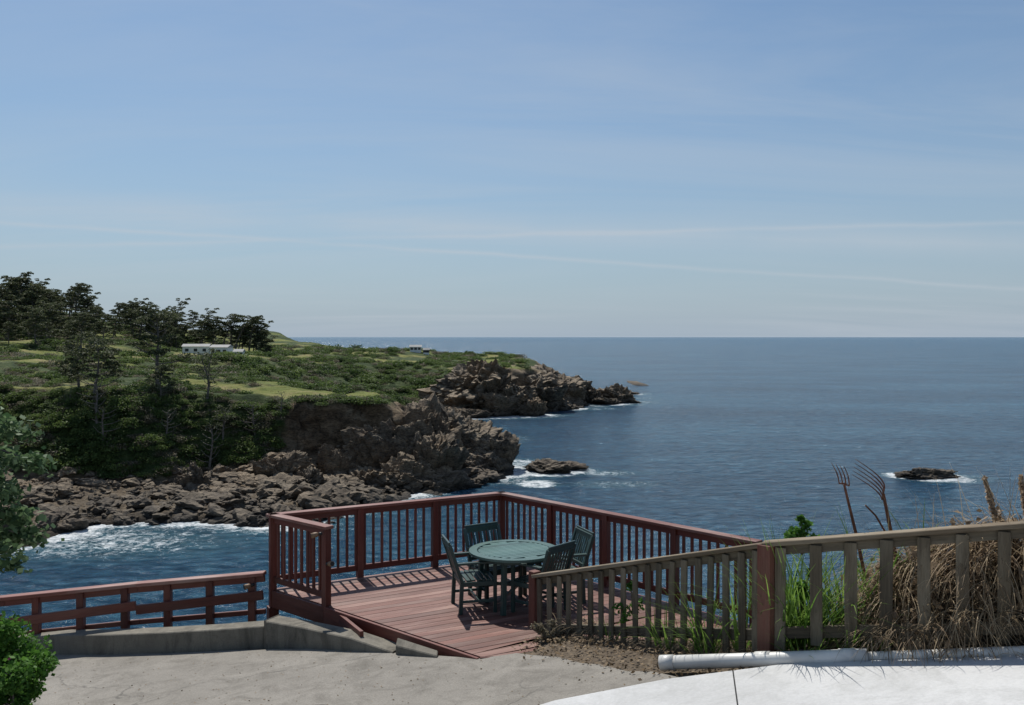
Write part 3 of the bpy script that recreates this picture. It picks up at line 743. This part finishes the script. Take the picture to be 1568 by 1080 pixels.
m=MB()
F=[V((-3.5,12.95,-3.33)),V((-5.3,12.98,-3.49)),V((-7.2,13.0,-3.69)),V((-11,13.5,-4.15))]
for i in range(3):
    a,b_=F[i],F[i+1]; d=(b_-a).normalized()
    m.beam(a+V((0,0,-.02)),b_+V((0,0,-.02))+d*.03,.16,.05,1)
    m.beam(a+V((0,-.0,-.09)),b_+V((0,0,-.09)),.05,.09,0)
    m.beam(a+V((0,-.09,-.30)),b_+V((0,-.09,-.36)),.045,.13,0)
    m.beam(a+V((0,.05,-.57)),b_+V((0,.05,-.57)),.04,.07,0)
    k=max(1,round((b_-a).length/.655))
    for j in range(k):
        p=a.lerp(b_,(j+.3)/k); m.beam(p+V((0,0,-.05)),p+V((0,0,-1.1)),.10,.10,0,side=d)
m.obj('rail_fence',[M_red,M_redcap],bevel=.006)

def picket(m,a,b_,za,zb,ha,hb,sp,pw,under):
    a=V((*a,0));b_=V((*b_,0)); L=(b_-a).length; d=(b_-a).normalized(); n=V((-d.y,d.x,0))
    def Q(t,z,o=0):
        q=a+d*L*t+n*o; return V((q.x,q.y,(za+ha)*(1-t)+(zb+hb)*t+z))
    def R(t,z,o=0):
        q=a+d*L*t+n*o; return V((q.x,q.y,za*(1-t)+zb*t+z))
    m.beam(Q(-.01,-.02),Q(1.01,-.02),.14,.042,1)
    m.beam(Q(0,-.09,.0),Q(1,-.09,.0),.042,.09,0)
    m.beam(R(0,.20),R(1,.20),.042,.11,0)
    k=int(L/sp)
    for i in range(k):
        t=(i+.5)/k+random.uniform(-.004,.004)
        m.beam(R(t+random.uniform(-.005,.005),under+random.uniform(-.02,.02),.0)+n*-.037,Q(t,-.06,0)+n*-.037,pw*random.uniform(.90,1.06),.028,0,side=d)
m=MB()
P1=(.31,11.3);P2=(2.44,8.8);P3=(4.37,7.8);P4=(7.2,6.35)
picket(m,P1,P2,-3.80,-3.07,.87,1.09,.165,.075,.03)
picket(m,P2,P3,-3.05,-2.68,1.08,1.10,.275,.11,.06)
picket(m,P3,P4,-2.68,-2.15,1.10,1.10,.275,.11,.06)
d=V((2.13,-2.5,0))
m.beam((.28,11.33,-4.2),(.28,11.33,-2.90),.11,.11,2,side=d)
m.beam((2.45,8.77,-3.5),(2.45,8.77,-1.99),.14,.14,2,side=d)
m.beam((4.5,7.74,-3.2),(4.5,7.74,-1.62),.11,.11,0,side=d)
m.obj('wooden_picket_fence',[M_brown,M_browncap,M_postred],bevel=.005)

# ------------------------------------------------------------------ furniture
def chair(loc,ang):
    m=MB(); w=.54
    tilt=.16
    for sx_ in (-1,1):
        x=sx_*w/2
        m.beam((x,.24,0),(x,.24,.64),.045,.045)
        m.beam((x,-.22,0),(x,-.20,.42),.045,.05); m.beam((x,-.20,.41),(x,-.20-tilt,.90),.045,.045,side=(1,0,0))
        m.beam((x*1.03,-.26,.655),(x*1.03,.31,.665),.065,.028)
        m.beam((x,-.2,.385),(x,.24,.385),.028,.06); m.beam((x,-.2,.16),(x,.24,.16),.025,.035)
    m.beam((-w/2,.24,.385),(w/2,.24,.385),.028,.07); m.beam((-w/2,-.2,.385),(w/2,-.2,.385),.028,.06)
    m.beam((-w/2,.02,.16),(w/2,.02,.16),.025,.035)
    for i in range(7):
        y=-.18+i*.068; m.beam((-w/2+.01,y,.43-.003*abs(3-i)),(w/2-.01,y,.43-.003*abs(3-i)),.055,.02)
    def bk(z): return -.20-tilt*(z-.41)/.49
    m.beam((-w/2,bk(.875),.875),(w/2,bk(.875),.875),.03,.08); m.beam((-w/2,bk(.92),.925),(w/2,bk(.92),.925),.028,.03)
    m.beam((-w/2,bk(.50),.50),(w/2,bk(.50),.50),.028,.05)
    for i in range(8):
        x=-w/2+w*(i+1)/9; m.beam((x,bk(.50),.50),(x,bk(.86),.86),.034,.014,side=(1,0,0))
    o=m.obj('garden_armchair',[M_green],bevel=.004); o.location=loc; o.rotation_euler=(0,0,ang); return o
TC=V((.03,12.3,DZ))
for bx,by in ((-.84,12.08),(.62,11.78),(.98,12.65),(-.42,13.0)):
    d=(TC-V((bx,by,DZ))).normalized(); c=V((bx,by,DZ))+d*.33
    chair(c,math.atan2(d.y,d.x)-math.pi/2)
m=MB(); R=.61; zt=.74
segs=48
for k in range(segs):
    a0=2*math.pi*k/segs;a1=2*math.pi*(k+1)/segs
    for (r0,r1) in ((R-.11,R),):
        vs=[(r0*math.cos(a0),r0*math.sin(a0),zt),(r1*math.cos(a0),r1*math.sin(a0),zt),(r1*math.cos(a1),r1*math.sin(a1),zt),(r0*math.cos(a1),r0*math.sin(a1),zt)]
        vs+= [(x_,y_,zt-.035) for x_,y_,_ in vs]
        m.add(vs,[(0,1,2,3),(1,5,6,2),(0,3,7,4),(7,6,5,4)],1,[[(a0,.1),(a0,.2),(a1,.2),(a1,.1)]]*4)
q=-.49
while q<.49:
    hw=min(math.sqrt(max(0,.498**2-q**2)),math.sqrt(max(0,.498**2-(q+.062)**2)))
    if hw>.05: m.beam((-hw,q+.031,zt-.016),(hw,q+.031,zt-.016),.062,.028,1)
    q+=.07
for sx_,sy in ((-1,-1),(1,-1),(1,1),(-1,1)):
    m.beam((sx_*.36,sy*.36,0),(sx_*.32,sy*.32,.70),.06,.06,0,side=(1,0,0))
for a,b_ in (((-.33,-.33),(.33,.33)),((-.33,.33),(.33,-.33))):
    m.beam((*a,.67),(*b_,.67),.04,.07,0)
    zq=.22 if a[1]<0 else .265
    m.beam((*a,zq),(*b_,zq),.035,.04,0)
for k in range(8):
    a0=2*math.pi*k/8;a1=2*math.pi*(k+1)/8; m.beam((.5*math.cos(a0),.5*math.sin(a0),.675),(.5*math.cos(a1),.5*math.sin(a1),.675),.025,.06,0)
o=m.obj('round_garden_table',[M_green,M_tabletop],bevel=.003); o.location=TC; o.rotation_euler=(0,0,.5)

# ------------------------------------------------------------------ pipe, forks
m=MB()
def gz(x,y): return float(pave(x,y))
pp=[(1.50,8.83),(2.2,8.52),(2.9,8.22),(3.16,8.12),(4.27,7.66),(7,6.7)]
m.tube([(a,b_,gz(a,b_)+.07) for a,b_ in pp[:4]],.066,20,0,True)
m.tube([(a,b_,gz(a,b_)+.06) for a,b_ in pp[3:]],.045,16,0,True)
for k in (0,1.6,2.9):
    a=V((1.5,8.83,gz(1.5,8.83)+.07)); b_=V((3.16,8.12,gz(3.16,8.12)+.07)); u=(b_-a)/3.2
    q=a+u*min(k,3.05); m.tube([q-u*.12,q+u*.12],.072,20,0,True)
m.obj('white_drain_pipe',[M_pvc],smooth=True)
def fork(base,top,spread,tl,curl,name='rusty_garden_fork',n=5,side=(1,0,0),hr=.016):
    m=MB(); base=V(base);top=V(top); d=(top-base).normalized(); s=V(side)
    m.tube([base,base.lerp(top,.5)+V((.01,0,0)),top],[hr*1.1,hr,hr*.7],8,0)
    m.tube([top-s*spread/2,top+V((0,0,.01)),top+s*spread/2],[.007,.009,.007],6,0)
    for i in range(n):
        t=i/(n-1)-.5; p=top+s*spread*t; q=[p]
        for k in range(1,7):
            f=k/6; q.append(p+d*tl*f+s*t*spread*.25*f+V(curl)*f*f+V((0,-.03*math.sin(f*3.14),0)))
        m.tube(q,[.0065]*4+[.005,.004,.002],6,0)
    m.obj(name,[M_rust])
fork((3.42,8.75,-2.5),(3.19,8.78,-1.42),.10,.20,(-.02,0,0),side=(.95,0,-.25),n=4)
fork((3.72,8.72,-2.5),(3.55,8.74,-1.50),.15,.20,(-.25,0,.06),side=(.25,.2,.75),n=5,hr=.020)
m=MB(); m.tube([(3.40,8.8,-1.62),(3.50,8.8,-1.72),(3.60,8.78,-1.9),(3.7,8.78,-2.4)],[.008,.01,.01,.01],6); m.obj('bent_iron_rod',[M_rust])

# ------------------------------------------------------------------ foreground plants
random.seed(21)
def clump(m,c,n,L,w,spread,droop,up=1.0,mi=0):
    for _ in range(n):
        a=random.uniform(0,6.283); r0=random.random()**.5*spread
        b0=V((c[0]+math.cos(a)*r0,c[1]+math.sin(a)*r0,c[2]))
        a2=a+random.uniform(-.8,.8)
        blade(m,b0,(math.cos(a2)*random.uniform(.1,.7),math.sin(a2)*random.uniform(.1,.7),up),L*random.uniform(.5,1.15),w*random.uniform(.6,1.3),droop*random.uniform(.4,1.4),mi)
def fl(t): return (2.44+1.93*t,8.8-1.0*t)
m=MB()
for (x_,y_,L,n) in ((2.3,9.15,.85,35),(2.05,9.5,.75,35),(2.68,9.0,1.2,80),(2.85,8.95,1.2,85),(3.05,8.95,1.1,60),(3.25,8.9,1.1,70),(3.5,8.8,1.0,35),(2.75,9.2,1.3,60),(3.15,8.5,.55,20),(2.7,8.50,.35,18),(3.3,8.28,.45,26),(1.6,9.65,.5,20),(3.9,8.65,.9,16),(1.95,9.15,.45,18),(1.1,10.25,.35,12)):
    clump(m,(x_,y_,gz(x_,y_)+float(mound(np.array(x_),np.array(y_)))*.8),n,L,.018,.13,.8)
for k in range(46):
    x_=1.95+random.gauss(0,.14); y_=9.3+random.gauss(0,.12)
    blade(m,(x_,y_,gz(x_,y_)),(random.uniform(-.9,.35),random.uniform(-.5,.1),1.1),random.uniform(.5,1.0),.013,.9,0,6)
m.obj('green_grass',[M_blade])
m=MB()
for k in range(330):
    t=random.uniform(.42,2.3); o=random.uniform(.05,.85); a=fl(t); x_=a[0]+o*.46; y_=a[1]+o*.88
    zb=gz(x_,y_)+float(mound(np.array(x_),np.array(y_)))
    fullh=min(1,max(0,(t-.38)*2.2))
    clump(m,(x_,y_,zb+random.uniform(-.05,.38)*fullh),28,random.uniform(.3,.75),.009,.17,3.0,.6,1 if random.random()<.3 else 0)
    if random.random()<.6:
        P=np.array([[x_,y_,zb+.15*fullh]])+rng.normal(size=(26,3))*np.array([.13,.13,.13]); m.leaves(P,rng.uniform(.03,.09,26),1,0)
for k in range(75):
    t=random.uniform(.42,2.0); a=fl(t); clump(m,(a[0]-.03,a[1]-.07,gz(*a)+random.uniform(0,.5)*min(1,t)),24,.45,.008,.14,3.2,.25,random.choice((0,0,1)))
for k in range(60):
    t=random.uniform(0,1); x_=.45+t*2.0+.12; y_=11.15-t*2.35; clump(m,(x_,y_,gz(x_,y_)+.0),13,.34,.006,.15,2.0,.6)
for k in range(26):
    t=random.uniform(0,.95); x_=.35+t*2.05; y_=11.05-t*2.35; clump(m,(x_,y_-.08,gz(x_,y_)+.0),10,.16,.006,.08,2.0,.6,random.choice((0,1)))
m.obj('dry_grass',[M_straw,M_deadleaf])
m=MB()
for t,L in ((.78,.95),(.86,.8),(.7,.75),(.95,.9),(1.02,1.0),(.62,.8),(.9,1.1),(1.1,.9),(.5,.7)):
    a=fl(t); x_=a[0]+.25;y_=a[1]+.45; z0=gz(x_,y_)
    for q in range(5):
        blade(m,(x_+random.uniform(-.12,.12),y_,z0+.55),(random.uniform(-.6,.25),random.uniform(-.2,.2),1),L*1.1,.008,.4,0,7)
for (x_,y_,z0,dx) in ((4.36,8.25,-1.62,-.10),(4.62,8.2,-1.60,-.06)):
    m.tube([(x_+.05,y_,z0-.9),(x_,y_,z0)],.004,5,0)
    c=np.array([[x_+dx*t+random.gauss(0,.014*(1.1-t)),y_+random.gauss(0,.014),z0+.36*t] for t in np.linspace(0,1,260)])
    m.leaves(c,.035,1)
m.obj('dry_grass_stalks',[M_straw,M_plume])
def leafy(name,c,n,rad,leaf,mat,stems=6,blobs=8,seed=1,flowers=0,flat=.2,extra=None):
    r=np.random.default_rng(seed); m=MB(); c=np.array(c)
    for q in range(blobs):
        o=r.normal(size=3)*np.array(rad)*.42; cc=c+o
        s=np.array(rad)*r.uniform(.3,.5)
        P=r.normal(size=(n//blobs,3)); P/=np.linalg.norm(P,axis=1,keepdims=True); P*=r.uniform(.3,1,(len(P),1)); P=P*s+cc
        m.leaves(P,r.uniform(leaf*.5,leaf*1.3,len(P)),1,flat)
        m.tube([tuple(c-np.array([0,0,rad[2]*1.1])),tuple((c+cc)/2-np.array([0,0,.03])),tuple(cc)],[.012,.008,.004],5,0,False)
    mats=[M_bark,mat,M_pink]
    for k in range(flowers):
        p=c+r.normal(size=3)*np.array(rad)*.6; p=p+np.array([.1,-.2,.05])
        m.leaves(np.array([p+r.normal(size=3)*.007 for _ in range(5)]),.02,2)
    return m.obj(name,mats)
leafy('flowering_shrub',(-5.36,9.4,-3.38),10000,(.57,.45,.48),.045,M_leafg,blobs=28,seed=3,flowers=7)
leafy('flowering_shrub',(-4.92,9.05,-3.62),3000,(.24,.25,.22),.04,M_leafg,blobs=12,seed=4,flowers=3)
leafy('weed_plant',(2.9,9.15,-2.0),420,(.17,.1,.16),.05,M_leafg,blobs=14,seed=5)
leafy('weed_plant',(2.85,9.05,-2.5),300,(.12,.12,.32),.05,M_leafg,blobs=8,seed=6)
leafy('weed_plant',(.42,10.75,-3.5),1400,(.22,.14,.16),.028,M_scrub2,blobs=9,seed=7)
leafy('weed_plant',(1.35,10.2,-2.9),260,(.2,.1,.18),.04,M_leafg,blobs=6,seed=8)
m=MB(); r=np.random.default_rng(9); tx,ty=-4.3,6.3
m.tube([(tx,ty,-3.6),(tx+.05,ty,-2.2),(tx,ty,-.2)],[.07,.05,.02],8,0)
for k in range(62):
    z0=-1.5+1.15*(k/62); a=k*2.4+r.uniform(-.3,.3)
    prof=np.interp(z0,[-1.55,-1.25,-1.05,-.75,-.6,-.4],[.93,.86,.84,1.02,.93,.62])
    L=prof*r.uniform(.8,1.05); e=V((tx+math.cos(a)*L,ty+math.sin(a)*L,z0-.14+r.uniform(-.1,.1)))
    m.tube([(tx,ty,z0),(tx+math.cos(a)*L*.5,ty+math.sin(a)*L*.5,z0+.03),e],[.014,.009,.004],5,0,False)
    for q in range(8):
        c=np.array(V((tx,ty,z0)).lerp(e,.35+.095*q)); P=r.normal(size=(48,3))*np.array([.045,.045,.035])+c
        m.leaves(P,r.uniform(.03,.065,48),1,.3)
m.obj('young_pine_tree',[M_bark,M_leafdk])
m=MB()
lit=[(.05,10.5),(.9,9.3),(1.36,8.75),(1.7,8.45),(2.47,8.38),(4.26,7.68),(6.5,6.8),(6.5,7.4),(4.5,8.3),(2.6,9.1),(.5,11.2)]
cx_=rng.uniform(0,6.5,12000); cy_=rng.uniform(6.8,11.2,12000); sd_=sdf(lit,cx_,cy_)
k=np.where(sd_>-.25*rng.random(12000)**3)[0]
c=np.stack([cx_[k],cy_[k],pave(cx_[k],cy_[k])+.008+.02*rng.random(len(k))],1)
m.leaves(c,rng.uniform(.012,.045,len(k)),0,.75); m.obj('leaf_litter',[M_litter])
m=MB(); cx_=rng.uniform(-6,1.3,900); cy_=rng.uniform(8.3,12,900); k=np.where(sdf([(-6,12.5),(-3,11.8),(-1.4,10.9),(.2,10.2),(1.4,8.7),(1,8.3),(-6,8)],cx_,cy_)>0)[0]
m.leaves(np.stack([cx_[k],cy_[k],pave(cx_[k],cy_[k])+.006],1),rng.uniform(.006,.024,len(k)),0,.9); m.obj('driveway_debris',[M_litter])
